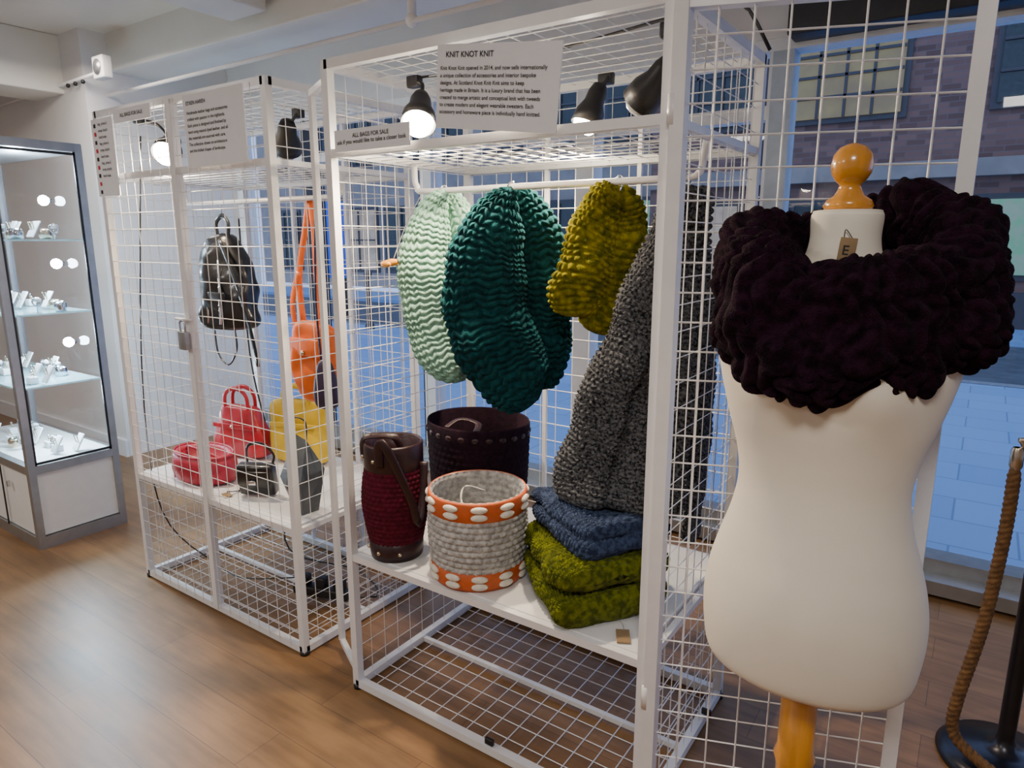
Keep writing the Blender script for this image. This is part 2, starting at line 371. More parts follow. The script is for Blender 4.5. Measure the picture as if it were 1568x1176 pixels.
def cage(x0,x1,y0,y1,front,H=1.985,z0=.022):
    m=M(); lx=x1-x0; ly=y1-y0; h=H-z0
    for x in(x0,x1):
        for y in(y0,y1):
            m.bar((x,y,z0-.01),(x,y,H+.012),PW,WHITE); m.tube((x,y,0),(x,y,.016),.018,BLACK,12)
    for z in(z0,.485,1.745,H):
        for y in(y0,y1): m.bar((x0,y,z),(x1,y,z),PW if z in(z0,H) else .022,WHITE)
        for x in(x0,x1): m.bar((x,y0,z),(x,y1,z),PW if z in(z0,H) else .018,WHITE)
    panel(m,(x0,y0,z0),X,Y,lx,ly,r=.0019); panel(m,(x0,y0,1.745),X,Y,lx,ly); panel(m,(x0,y0,H),X,Y,lx,ly)
    panel(m,(x0,y1,z0),X,Z,lx,h)
    panel(m,(x0,y0,z0),Y,Z,ly,h); panel(m,(x1,y0,z0),Y,Z,ly,h)
    for fx in(.33,.66): m.bar((x0+lx*fx,y1,z0),(x0+lx*fx,y1,H),.014,WHITE)
    m.bar((x0+.0,y0+ly*.5,.022),(x1,y0+ly*.5,.022),.016,WHITE)
    m.box(((x0+x1)/2,(y0+y1)/2,.492),(lx-.03,ly-.02,.014),BOARD)
    ym=y0+ly*.5
    m.path([(x0+.03,ym,1.745),(x0+.03,ym,1.69),(x0+.045,ym,1.665),(x0+.08,ym,1.655),((x0+x1)/2,ym,1.655),(x1-.12,ym,1.655),(x1-.05,ym,1.66),(x1-.035,ym,1.70),(x1-.03,ym,1.745)],.0095,WHITE,10,res=8)
    if front:
        xm=(x0+x1)/2
        m.bar((xm,y0-.004,z0),(xm,y0-.004,H),.030,WHITE)
        panel(m,(x0,y0-.012,z0),X,Z,lx,h)
        m.box((xm-.01,y0-.035,1.13),(.05,.02,.07),ALU,bev=.004); m.path([(xm-.025,y0-.035,1.165),(xm-.025,y0-.035,1.20),(xm+.005,y0-.035,1.20),(xm+.005,y0-.035,1.165)],.004,CHROME,6)
        m.tube((xm-.06,y0-.03,1.21),(xm+.05,y0-.03,1.21),.005,WHITE,6)
    return m
m=cage(-1.61,-.58,1.416,2.06,False)
o=Vector((-.553,1.405,.06)); dv=Vector((.933,.36,0)).normalized()
frame(m,o,dv,Z,.535,1.90,.030,r=.0021)
for z in(.35,1.7): m.tube(o+Vector((-.012,-.005,z-.03)),o+Vector((-.012,-.005,z+.03)),.012,WHITE,10)
m.bar(o+Vector((0,0,.0)),o+Vector((0,0,1.95)),.026,WHITE)
dv2=Vector((-1,.52,0)).normalized(); frame(m,(-1.63,1.43,.05),dv2,Z,.205,1.90,.018,mesh=False)
for x,y in((-1.05,1.41),(-.66,1.41),(-.565,1.9)): m.box((x,y,.05),(.03,.012,.02),BLACK,bev=.003)
m.obj('wire_display_cage')
m=cage(-2.985,-1.915,1.435,2.07,True)
m.obj('wire_display_cage.001')

# ---------------------------------------------------------------- signs
e=empty('shop_information_sign')
SC=Vector((-1.000,1.384,1.850)); RY=Matrix.Rotation(math.radians(7),3,'Y'); RXm=Matrix.Rotation(math.radians(4),3,'X'); RS=RY@RXm
m=M(); m.box(SC,(.355,.003,.190),PAPER,rot=RS); m.obj('sign_board',e)
rs=(RY@Matrix.Rotation(math.radians(94),3,'X')).to_euler()
text('KNIT KNOT KNIT',.018,SC+RS@Vector((-.150,-.003,.066)),rs,INK,'sign_title',e)
text('Knit Knot Knit opened in 2014, and now sells internationally\na unique collection of accessories and interior bespoke\ndesigns. At Scotland Knot Knit Knit aims to keep\nheritage made in Britain. It is a luxury brand that has been\ncreated to merge artistic and conceptual knit with tweeds\nto create modern and elegant wearable sweaters. Each\naccessory and homeware piece is individually hand knitted.',.0126,SC+RS@Vector((-.166,-.003,.038)),rs,INK,'sign_body',e,space=1.30)
e=empty('bags_for_sale_sign')
m=M(); m.box((-1.42,1.39,1.772),(.285,.003,.058),PAPER); m.obj('sign_board',e)
text('ALL BAGS FOR SALE\nask if you would like to take a closer look',.0155,(-1.42,1.387,1.778),(math.pi/2,0,0),INK,'sign_text',e,'CENTER')
e=empty('maker_information_sign')
m=M(); m.box((-2.15,1.400,1.862),(.335,.003,.235),PAPER); m.obj('sign_board',e)
text('ETXEN HAREN',.017,(-2.30,1.397,1.945),(math.pi/2,0,0),INK,'sign_title',e)
text('Handmade leather bags and accessories\ncrafted with passion in the highlands.\nEach piece is designed and finished by\nhand using natural dyed leather, and all\nthe materials are sourced with care.\nThe collection draws on architecture\nand the folded shapes of landscape.',.0145,(-2.30,1.397,1.915),(math.pi/2,0,0),INK,'sign_body',e,space=1.4)
e=empty('price_list_sheet')
m=M(); m.box((-2.885,1.400,1.815),(.165,.003,.29),PAPER)
for i in range(9): m.box((-2.94,1.397,1.935-i*.031),(.012,.002,.014),RED if i%2 else INK)
m.box((-2.66,1.400,1.955),(.26,.003,.05),PAPER)
m.obj('sheet',e)
text('\n'.join(['bag  price £','strap clutch','hand tote']*3),.015,(-2.915,1.397,1.935),(math.pi/2,0,0),INK,'sheet_text',e,space=1.6)
text('ALL BAGS FOR SALE',.018,(-2.66,1.397,1.95),(math.pi/2,0,0),INK,'header_text',e,'CENTER')

# ---------------------------------------------------------------- clip spot lamps
BULB=mat('lamp_bulb',(1,.9,.75),.3,emit=(1,.86,.66),es=110,var=.02)
BOFF=mat('bulb_off',(.5,.5,.48),.2,var=.05)
def clip_lamp(head,aim,hook,power,name='clip_spot_lamp',lit=True,r=.045):
    e=empty(name); m=M(); a=Vector(aim).normalized(); h=Vector(head)
    m.lathe([(0,-.075),(r*.45,-.072),(r*.62,-.05),(r*.66,-.02),(r*.95,.01),(r*1.05,.05),(r,.05),(r*.9,.012),(r*.55,-.01),(0,-.02)],h,BLACK,24,axis=a)
    m.path([h-a*.04,(h-a*.04+Vector(hook))*.5+Vector((.02,0,.02)),Vector(hook)],.006,BLACK,8)
    m.box(hook,(.045,.03,.035),BLACK,bev=.005)
    m.ball(h+a*.040,r*.88,BULB if lit else BOFF,16)
    m.obj('lamp_body',e)
    if lit:
        L=bpy.data.lights.new('spot','SPOT'); L.energy=power; L.color=(1,.78,.54); L.spot_size=math.radians(160); L.spot_blend=.5; L.shadow_soft_size=.025
        lo=bpy.data.objects.new('spot_light',L); COL.objects.link(lo); lo.parent=e; lo.location=h+a*.092
        lo.rotation_euler=(-Vector((0,0,1))).rotation_difference(a).to_euler()
clip_lamp((-1.43,1.60,1.868),(.30,-.45,-.65),(-1.50,1.66,1.97),78,r=.05)
clip_lamp((-2.76,1.59,1.865),(.40,-.5,-.55),(-2.80,1.5,1.96),72,r=.055)
clip_lamp((-2.27,1.78,1.88),(-.5,.3,-.7),(-2.22,1.8,1.97),12,lit=False,r=.055)
clip_lamp((-.70,1.60,1.855),(-.7,.25,-.6),(-.66,1.6,1.97),18,lit=False)
clip_lamp((-1.02,1.90,1.88),(-.2,-.3,-.9),(-1.0,1.95,1.97),58)
m=M()
m.path([(-1.47,1.66,1.98),(-1.35,1.75,2.0),(-1.1,1.7,1.995),(-.7,1.62,2.0),(-.52,1.6,2.01),(-.44,1.62,1.9)],.004,BLACK,6)
m.obj('lamp_cable')

# ---------------------------------------------------------------- hanging knitwear
VN=(-.566,.824,0)
RX=Vector((.824,.566,0)); VV=Vector((-.566,.824,0))
def hp(c,s,z,d=0): v=Vector((c[0],c[1],0))+RX*s+VV*d; return (v.x,v.y,z)
def hook(m,x,y,zt=1.665,zb=1.63):
    m.path([(x-.01,y-.012,zt-.008),(x,y,zt+.006),(x+.005,y+.012,zt-.008),(x+.003,y+.004,zt-.022),(x,y,zb)],.0025,CHROME,6)
def lobe(m,c,P,nr,nc,style,amp,mt,lump,D=.05,dd=0,endp=10,vs=7,us=7,warp=.5,sq=.85,ls=8):
    pts=[hp(c,p[0],p[1],dd+(p[3] if len(p)>3 else 0)) for p in P]
    sweep(m,pts,[p[2] for p in P],[D*.6]+[D]*(len(P)-2)+[D*.6],VN,False,nr,nc,style,amp,mt,vs=vs,us=us,lump=lump,endp=endp,warp=warp,sq=sq,lscale=ls)
c=(-1.195,1.735); m=M()
lobe(m,c,[(.0,1.655,.03),(-.045,1.56,.078),(-.078,1.42,.110),(-.075,1.28,.122),(-.035,1.15,.118),(.035,1.055,.100),(.085,1.01,.065)],32,15,'knit',.015,TEAL,.022,D=.034,dd=-.02,vs=9,us=11,warp=.9)
lobe(m,c,[(.01,1.655,.03),(.065,1.56,.058),(.100,1.43,.066),(.115,1.28,.064),(.115,1.14,.066),(.09,1.03,.055)],30,10,'knit',.015,TEAL,.02,D=.032,dd=.035,vs=9,us=10,warp=.9)
hook(m,-1.195,1.738); m.obj('teal_knitted_snood')
c=(-1.485,1.725); m=M()
lobe(m,c,[(.035,1.655,.022),(-.012,1.57,.058),(-.032,1.45,.078),(-.026,1.32,.088),(-.0,1.20,.090),(.045,1.10,.08),(.09,1.04,.045)],32,17,'knit',.011,MINT,.018,D=.030,dd=-.02,us=10,vs=8,warp=.6)
lobe(m,c,[(.04,1.655,.022),(.075,1.57,.045),(.10,1.45,.05),(.11,1.30,.05),(.10,1.18,.05),(.08,1.08,.04)],30,10,'knit',.011,MINT,.015,D=.030,dd=.03,us=9,vs=8,warp=.6)
hook(m,-1.455,1.738); m.obj('mint_knitted_snood')
c=(-.90,1.735); m=M()
lobe(m,c,[(.045,1.655,.03),(.005,1.57,.056),(-.035,1.47,.074),(-.058,1.37,.080),(-.062,1.285,.070)],22,19,'bobble',.012,MUST,.032,D=.034,us=6,endp=12,warp=1.3)
lobe(m,c,[(.06,1.655,.025),(.085,1.57,.050),(.075,1.46,.064),(.035,1.34,.066),(.0,1.235,.058)],24,17,'bobble',.012,MUST,.030,D=.038,us=6,endp=12,dd=.02,warp=1.3)
hook(m,-.845,1.745); m.obj('mustard_knitted_snood')
m=M()
sweep(m,[(-.650,1.745,1.64),(-.665,1.74,1.50),(-.695,1.73,1.33),(-.735,1.72,1.12),(-.765,1.70,.92),(-.775,1.66,.755)],[.035,.055,.085,.130,.160,.170],[.020,.026,.028,.028,.028,.028],(-.1,1,0),False,62,44,'garter',.009,GREY,vs=5,us=5,endp=36,lump=.026,lscale=9,warp=1.0)
sweep(m,[(-.665,1.715,1.645),(-.700,1.69,1.50),(-.755,1.670,1.30),(-.825,1.655,1.08),(-.872,1.640,.90),(-.890,1.615,.760)],[.025,.038,.055,.068,.076,.080],[.018,.022,.024,.024,.024,.024],(-.1,1,0),False,62,24,'garter',.009,GREY,vs=5,us=5,endp=36,lump=.018,lscale=9,warp=1.0)
sweep(m,[(-.63,1.78,1.64),(-.625,1.82,1.3),(-.62,1.85,1.0),(-.63,1.86,.62)],[.03,.05,.06,.07],[.025,.025,.025,.025],(1,.1,0),False,52,14,'garter',.009,GREY,vs=5,us=5,endp=20,lump=.02)
hook(m,-.65,1.738); m.obj('charcoal_knitted_scarf')
m=M(); m.ball((-1.590,1.60,1.425),.014,WOOD,12,(1.6,.8,.8)); m.lathe([(.009,-.02),(.013,0),(.009,.02)],(-1.575,1.612,1.43),WOOD,12,axis=(1,.6,.1)); m.path([(-1.575,1.62,1.44),(-1.565,1.68,1.56),(-1.55,1.738,1.65)],.0015,CORD,5); m.obj('wooden_toggle_hanger')

def blanket(name,c,ang,h1,h2,layers,mt,nr,nc,amp=.011,lump=.022):
    m=M(); a=Vector((math.cos(ang),math.sin(ang),0)); b2=Vector((-math.sin(ang),math.cos(ang),0))
    for (za,zb,k,off) in layers:
        zc=(za+zb)/2; cc=Vector((c[0]+off[0],c[1]+off[1],zc))
        pts=[cc-a*h1*k+Vector((0,0,-.004)),cc-a*h1*k*.4+b2*.006,cc+a*h1*k*.4-b2*.006,cc+a*h1*k+Vector((0,0,-.004))]
        sweep(m,pts,[h2*k]*4,[(zb-za)/2]*4,(0,0,1),False,nr,nc,'garter',amp,mt,vs=6,us=5,sq=.5,endp=18,lump=lump,lscale=11,warp=1.0)
    return m.obj(name)
blanket('olive_knitted_blanket',(-.845,1.640),math.radians(141),.190,.170,[(.515,.592,1.0,(0,0)),(.600,.665,.98,(.0,.005))],OLIVE,28,50)
blanket('blue_knitted_blanket',(-.855,1.70),math.radians(150),.190,.152,[(.680,.718,1.0,(0,0)),(.722,.752,.98,(-.01,0.015))],BLUE,28,46)
m=M(); m.box((-.662,1.468,.503),(.035,.06,.003),TAG,rot=Matrix.Rotation(.5,3,'Z')); m.path([(-.67,1.49,.505),(-.69,1.52,.505),(-.72,1.53,.51)],.001,CORD,5); m.obj('price_tag')

# ---------------------------------------------------------------- basket
m=M(); c=(-1.190,1.548,.4995); e=empty('crochet_basket')
m.lathe([(0,.004),(.130,.004),(.137,0),(.140,.01),(.144,.058),(.140,.060)],c,ORL,64)
klathe(m,[(.138,.055),(.144,.10),(.146,.16),(.144,.22)],c,9,38,'bobble',.008,CORD,vs=6,us=6)
m.lathe([(.146,.215),(.150,.219),(.150,.270),(.146,.277),(.141,.274)],c,ORL,64)
klathe(m,[(.143,.276),(.135,.265),(.132,.16),(.130,.03),(.02,.012),(.002,.010)],c,18,36,'bobble',.006,CORD,vs=4,us=4)
for zc,rr in((.246,.150),(.031,.144)):
    for i in range(11):
        t=2*math.pi*i/11+.25
        for dz in(-.0115,.0115):
            m.ball((c[0]+rr*math.cos(t),c[1]+rr*math.sin(t),c[2]+zc+dz),.0125,LACE,14,(.75,2.0,.85),rot=Matrix.Rotation(t,3,'Z'))
m.path([(c[0]+.02,c[1]+.01,c[2]+.262),(c[0]-.02,c[1]-.03,c[2]+.28),(c[0]-.0,c[1]-.08,c[2]+.264),(c[0]+.05,c[1]-.120,c[2]+.24)],.003,CORD,6)
m.obj('basket_body',e)

# maroon bag
m=M(); c=(-1.488,1.500,.4995)
m.lathe([(0,.004),(.078,.004),(.083,0),(.086,.02),(.088,.06),(.084,.062)],c,MARL,48)
klathe(m,[(.084,.055),(.096,.12),(.103,.19),(.097,.26),(.089,.30)],c,16,36,'bobble',.005,MAROON,vs=5,us=5)
m.lathe([(.091,.295),(.094,.30),(.094,.375),(.090,.382),(.086,.378),(.084,.20),(.07,.05),(0,.04)],c,MARL,48)
for t in(-1.5,-.7,-2.3):
    for zz,rr in((.03,.088),(.335,.096)): m.ball((c[0]+rr*math.cos(t),c[1]+rr*math.sin(t),c[2]+zz),.007,BRASS,10)
Cx,Cy,Cz=c
m.path([(Cx+.03,Cy-.093,Cz+.32),(Cx+.035,Cy-.098,Cz+.39),(Cx+.06,Cy-.10,Cz+.40),(Cx+.085,Cy-.085,Cz+.34),(Cx+.115,Cy-.05,Cz+.22),(Cx+.125,Cy-.03,Cz+.14),(Cx+.115,Cy,Cz+.20),(Cx+.10,Cy+.03,Cz+.32)],.014,MARL,8,flat=.004,nrm=(.5,-.8,0))
m.path([(Cx-.06,Cy-.07,Cz+.33),(Cx-.062,Cy-.068,Cz+.39),(Cx-.02,Cy-.05,Cz+.405),(Cx+.03,Cy-.02,Cz+.40),(Cx+.045,Cy-.01,Cz+.35)],.013,MARL,8,flat=.004,nrm=(0,-.6,.8))
m.obj('maroon_bucket_bag')

# dark big bag
m=M(); c=(-1.405,1.835,.4995)
klathe(m,[(.002,.008),(.16,.01),(.170,.05),(.176,.15),(.182,.25),(.185,.33)],c,20,50,'bobble',.004,DKBAG,vs=4,us=4,sy=.86)
m.lathe([(.186,.325),(.189,.33),(.189,.385),(.186,.392),(.181,.388),(.176,.20),(.15,.03),(0,.03)],c,DKBAG,64,sy=.86)
for i in range(24):
    t=2*math.pi*i/24; m.ball((c[0]+.189*math.cos(t),c[1]+.189*.86*math.sin(t),c[2]+.358),.011,MARL,10,(.35,1.2,.8),rot=Matrix.Rotation(t,3,'Z'))
m.path([(c[0]-.02,c[1]-.15,c[2]+.39),(c[0]+.0,c[1]-.10,c[2]+.41),(c[0]+.06,c[1]-.08,c[2]+.40),(c[0]+.09,c[1]-.13,c[2]+.385)],.012,MARL,8,flat=.004,nrm=(0,0,1))
m.obj('aubergine_tote_basket')

# ---------------------------------------------------------------- cage two contents
m=M(); c=(-2.69,1.75)
sweep(m,[(c[0],c[1],1.115),(c[0],c[1],1.25),(c[0]-.005,c[1],1.42),(c[0]-.01,c[1],1.53)],[.135,.130,.110,.06],[.06,.065,.06,.03],(-.3,1,0),False,12,20,'none',0,BLKL,sq=.6,endp=14,lump=.02,lscale=12,vs=4,us=3)
m.path([(c[0]-.04,c[1],1.52),(c[0]-.045,c[1],1.57),(c[0],c[1]-.0,1.60),(c[0]+.04,c[1],1.57),(c[0]+.035,c[1],1.52)],.012,BLKL,8,flat=.005)
m.tube((c[0],c[1],1.60),(c[0],c[1],1.665),.003,CHROME,6)
m.path([(c[0]+.06,c[1]-.06,1.5),(c[0]+.14,c[1]-.06,1.35),(c[0]+.19,c[1]-.04,1.15),(c[0]+.215,c[1]-.03,.98)],.018,BLKL,8,flat=.006,nrm=(.3,1,0))
m.path([(c[0]-.03,c[1]-.06,1.12),(c[0]+.0,c[1]-.07,1.02),(c[0]+.07,c[1]-.07,.98),(c[0]+.12,c[1]-.06,1.05),(c[0]+.10,c[1]-.05,1.14)],.004,BLKL,6)
for x in(-.05,0.04): m.tube((c[0]+x,c[1]-.072,1.15),(c[0]+x,c[1]-.06,1.42),.006,CHROME,6)
m.box((c[0],c[1]-.07,1.27),(.16,.012,.03),BLKL,bev=.004)
m.obj('black_leather_backpack')
m=M(); c=(-2.15,1.77)
sweep(m,[(c[0],c[1],.86),(c[0],c[1],.98),(c[0]-.01,c[1],1.10),(c[0],c[1],1.19)],[.08,.105,.105,.08],[.035,.05,.045,.02],(-.3,1,0),False,10,16,'none',0,ORB,sq=.6,endp=12,lump=.015,lscale=14,vs=4,us=3)
for s in(-.06,.035):
    m.path([(c[0]+s,c[1]-.01,1.15),(c[0]+s*1.1-.02,c[1],1.35),(c[0]+s*.5,c[1],1.55),(c[0]+.0,c[1],1.66)],.014,ORB,8,flat=.003,nrm=(-.3,1,0))
m.path([(c[0]-.09,c[1]-.02,1.12),(c[0]-.10,c[1]-.03,1.25),(c[0]-.05,c[1]-.03,1.38)],.016,ORB,8,flat=.004)
m.box((c[0]-.01,c[1]-.055,1.09),(.17,.014,.07),ORB,bev=.005); m.ball((c[0]-.01,c[1]-.066,1.07),.01,BRASS,10)
m.obj('orange_shoulder_bag')
m=M(); c=(-2.03,1.70)
sweep(m,[(c[0],c[1],.86),(c[0],c[1],.94),(c[0],c[1],1.06)],[.045,.05,.025],[.02,.03,.012],(-.3,1,0),False,8,14,'none',0,PURP,sq=.7,endp=10,vs=4,us=3)
m.path([(c[0]-.02,c[1],1.04),(c[0]-.03,c[1],1.3),(c[0],c[1],1.66)],.004,PURP,6); m.path([(c[0]+.02,c[1],1.04),(c[0]+.02,c[1],1.3),(c[0],c[1],1.66)],.004,PURP,6)
m.obj('purple_pouch_bag')
def tote(name,c,w,d,h,mt,hh,taper=.85,lumpv=.012,ang=.3):
    m=M(); n=(-math.sin(ang),math.cos(ang),0)
    sweep(m,[(c[0],c[1],c[2]+.004),(c[0],c[1],c[2]+h*.35),(c[0],c[1],c[2]+h*.7),(c[0],c[1],c[2]+h)],[w/2,w/2,w/2*(1+taper)/2,w/2*taper],[d/2,d/2,d/2*.8,d/2*.45],n,False,12,20,'none',0,mt,sq=.5,endp=22,lump=lumpv,lscale=12,vs=4,us=3)
    ux=Vector((math.cos(ang),math.sin(ang),0)); nn=Vector(n)
    for s in(-1,1):
        b0=Vector(c)+nn*(d*.22*s)
        m.path([b0-ux*w*.22+Vector((0,0,h*.85)),b0-ux*w*.2+Vector((0,0,h+hh*.6)),b0+Vector((0,0,h+hh)),b0+ux*w*.2+Vector((0,0,h+hh*.6)),b0+ux*w*.22+Vector((0,0,h*.85))],.011,mt,8,flat=.006,nrm=n)
    b0=Vector(c)-nn*(d*.5)
    m.box(b0+Vector((0,0,h*.62)),(w*.8,.008,.02),mt,rot=Matrix.Rotation(ang,3,'Z'),bev=.002); m.ball(b0-nn*.005+Vector((0,0,h*.62)),.01,BRASS,10)
    m.obj(name)
tote('yellow_leather_bag',(-2.50,1.93,.4995),.30,.10,.30,YEL,.06,.92)
tote('red_leather_handbag',(-2.81,1.84,.4995),.31,.11,.25,REDL,.08,.62,ang=.2)
m=M(); c=(-2.665,1.555,.4995)
m.lathe([(0,0),(.13,0),(.165,.015),(.176,.055),(.172,.095),(.156,.120),(.138,.122),(.125,.11),(.12,.07),(0,.06)],c,PINKL,48,sy=.62)
m.lathe([(.157,.114),(.162,.121),(.156,.128),(.150,.121),(.157,.114)],c,PINKL,48,sy=.62)
for i in range(12):
    t=2*math.pi*i/12; m.tube((c[0]+.165*math.cos(t),c[1]+.102*math.sin(t),c[2]+.012),(c[0]+.176*math.cos(t),c[1]+.109*math.sin(t),c[2]+.06),.003,PINKL,6)
m.path([(c[0]-.13,c[1],c[2]+.11),(c[0]-.06,c[1]-.03,c[2]+.14),(c[0]+.04,c[1]-.03,c[2]+.135),(c[0]+.13,c[1],c[2]+.11)],.006,PINKL,8)
m.obj('raspberry_round_bag')
m=M(); c=Vector((-2.29,1.55,.4995)); R=Matrix.Rotation(.5,3,'Z')@Matrix.Rotation(.18,3,'X')
m.box(c+Vector((0,0,.075)),(.15,.05,.13),BLKL,rot=R,bev=.012); m.box(c+Vector((0.01,-.03,.085)),(.13,.01,.06),BLKL,rot=R,bev=.004)
m.box(c+Vector((.015,-.037,.07)),(.03,.008,.02),CHROME,rot=R,bev=.003)
m.path([c+Vector((-.06,0,.13)),c+Vector((-.08,.02,.19)),c+Vector((0,.03,.21)),c+Vector((.07,.03,.18)),c+Vector((.06,.03,.14))],.007,BLKL,8,flat=.003)
m.path([c+Vector((-.07,0,.03)),c+Vector((-.11,-.02,.004)),c+Vector((-.14,-.05,.004))],.004,BLKL,6)
m.obj('black_clutch_bag')
m=M(); c=Vector((-2.02,1.55,.4995))
V=[(-.02,-.02,.0),(.03,-.03,.0),(.04,.04,.0),(-.02,.05,0),(-.085,-.03,.13),(.075,-.06,.15),(.075,.05,.17),(-.07,.06,.14),(-.02,0,.30),(.03,.01,.28),(0,-.07,.12)]
V=[Vector(p)+c for p in V]
m.add(V,[(0,1,10),(0,10,4),(1,5,10),(4,10,8),(10,9,8),(10,5,9),(1,2,6,5),(2,3,7,6),(3,0,4,7),(4,8,7),(5,6,9),(6,7,8,9),(3,2,1,0)],GRYL)
m.path([V[8],V[8]+Vector((0,0,.06)),V[9]+Vector((0,0,.07)),V[9]],.003,BLACK,6)
m.obj('faceted_grey_bag')
m=M(); m.box((-2.45,1.49,.5015),(.12,.08,.002),PAPER,rot=Matrix.Rotation(.3,3,'Z')); m.box((-2.40,1.48,.504),(.05,.03,.002),TAG,rot=Matrix.Rotation(-.3,3,'Z')); m.obj('price_card')
m=M(); m.box((-2.15,1.72,.055),(.26,.055,.04),BLACK,rot=Matrix.Rotation(.3,3,'Z'),bev=.008)
for i in range(3): m.box((-2.23+.08*i,1.695+.025*i,.095),(.045,.045,.05),BLACK,rot=Matrix.Rotation(.3,3,'Z'),bev=.008)
m.path([(-2.03,1.75,.05),(-1.95,1.85,.04),(-2.2,1.95,.04),(-2.6,1.9,.05),(-2.75,2.0,.3),(-2.93,2.0,.9),(-2.94,2.0,1.6)],.004,BLACK,6)
m.path([(-2.28,1.69,.09),(-2.5,1.6,.06),(-2.7,1.6,.06),(-2.93,1.49,.3),(-2.94,1.47,.9),(-2.80,1.5,1.9)],.003,BLACK,6)
m.obj('power_strip')

# ---------------------------------------------------------------- mannequin
LAT=.572; DEP=1.20
def ld(l,d): return (l*.824-d*.566, l*.566+d*.824)
mc=ld(LAT,DEP)
th=math.radians(30)
e1=ld(math.cos(th),-math.sin(th)); e2=ld(math.sin(th),math.cos(th))
prof=[(.655,.05,.04,0),(.66,.12,.08,0),(.675,.165,.112,0),(.70,.186,.130,.0),(.76,.196,.140,0),(.82,.198,.140,.0),(.88,.190,.132,0),(.94,.174,.118,0),(1.0,.156,.106,0),(1.06,.147,.100,0),(1.12,.154,.104,0),(1.19,.174,.114,0),(1.26,.192,.118,0),(1.33,.204,.112,0),(1.38,.195,.095,0),(1.415,.165,.080,0),(1.44,.120,.070,0),(1.455,.085,.062,0),(1.47,.064,.058,0),(1.50,.056,.054,0),(1.535,.057,.055,0),(1.545,.055,.053,0),(1.550,.048,.046,0),(1.551,.002,.002,0)]
C=catmull([list(p) for p in prof],False,460)
e=empty('dress_form_mannequin'); m=M(); nu=96; V=[]
for z,A,B,_ in C:
    for i in range(nu):
        t=2*math.pi*i/nu; ca,sa=math.cos(t),math.sin(t)
        a=A*ca; bb=B*sa
        if sa<0:
            for s in(-1,1): bb-=.028*math.exp(-((a-s*.085)/.055)**2-((z-1.255)/.065)**2)*(-sa)**.5
            bb-=.012*math.exp(-((z-.86)/.10)**2-(a/.1)**2)*(-sa)
        else: bb+=.022*math.exp(-((z-.80)/.09)**2)*sa*1
        V.append((mc[0]+e1[0]*a+e2[0]*bb,mc[1]+e1[1]*a+e2[1]*bb,z))
nr=len(C); F=[(j*nu+i,j*nu+(i+1)%nu,(j+1)*nu+(i+1)%nu,(j+1)*nu+i) for j in range(nr-1) for i in range(nu)]+[tuple(range(nu))[::-1]]
m.add(V,F,CREAM,True); m.obj('torso',e)
m=M()
m.lathe([(.0,1.549),(.036,1.549),(.040,1.556),(.036,1.566),(.024,1.574),(.019,1.583),(.017,1.592),(.024,1.598),(.031,1.610),(.033,1.624),(.030,1.640),(.021,1.652),(.008,1.658),(0,1.6585)],(mc[0],mc[1],0),WOOD,40)
m.lathe([(0,.70),(.034,.69),(.034,.50),(.040,.48),(.034,.46),(.032,.30),(.045,.27),(.03,.24),(.035,.16),(0,.14)],(mc[0],mc[1],0),WOOD,32)
for i in range(3):
    t=2*math.pi*i/3+1.9; dx,dy=math.cos(t),math.sin(t)
    m.path([(mc[0]+dx*.02,mc[1]+dy*.02,.24),(mc[0]+dx*.10,mc[1]+dy*.10,.20),(mc[0]+dx*.18,mc[1]+dy*.18,.06),(mc[0]+dx*.24,mc[1]+dy*.24,.018)],.018,WOOD,10)
m.obj('wooden_stand',e)
m=M(); tg=ld(LAT-.022,DEP-.058)
m.box((tg[0],tg[1],1.485),(.026,.003,.038),TAG,rot=Matrix.Rotation(math.radians(20),3,'Z')@Matrix.Rotation(.1,3,'Y'),bev=.001)
m.path([(tg[0]-.006,tg[1],1.502),(tg[0]-.005,tg[1]+.001,1.517),(tg[0]+.006,tg[1]+.004,1.502)],.0008,INK,5)
m.obj('neck_tag',e)
text('E',.022,(tg[0]-.008,tg[1]-.005,1.477),(math.pi/2,.1,math.radians(20)),INK,'tag_letter',e)
# chunky snood
m=M()
ring=[(.01,-.125,1.358,.092,.044),(-.085,-.112,1.357,.102,.044),(-.148,-.05,1.370,.124,.042),(-.152,.04,1.410,.108,.042),(-.10,.11,1.460,.078,.040),(0,.13,1.472,.066,.040),(.09,.12,1.492,.080,.044),(.148,.06,1.495,.090,.046),(.168,-.03,1.455,.100,.048),(.115,-.105,1.396,.10,.048)]
pts=[(*ld(LAT+l,DEP+d),z) for l,d,z,w,t in ring]
sweep(m,pts,[r[3] for r in ring],[r[4] for r in ring],None,True,32,9,'knit',.018,AUB,vs=9,us=13,lump=.03,lscale=12,radial=(mc[0],mc[1],0),warp=1.0,sq=.8)
pts=[(*ld(LAT+l,DEP+d),z) for l,d,z in [(.08,-.130,1.36),(.14,-.125,1.365),(.185,-.085,1.38),(.198,-.02,1.37),(.185,.03,1.375)]]
sweep(m,pts,[.055,.066,.07,.065,.045],[.035,.04,.04,.035,.03],None,False,10,8,'knit',.018,AUB,vs=9,us=12,lump=.02,lscale=12,radial=(mc[0],mc[1],0),warp=.8)
m.obj('aubergine_chunky_snood')

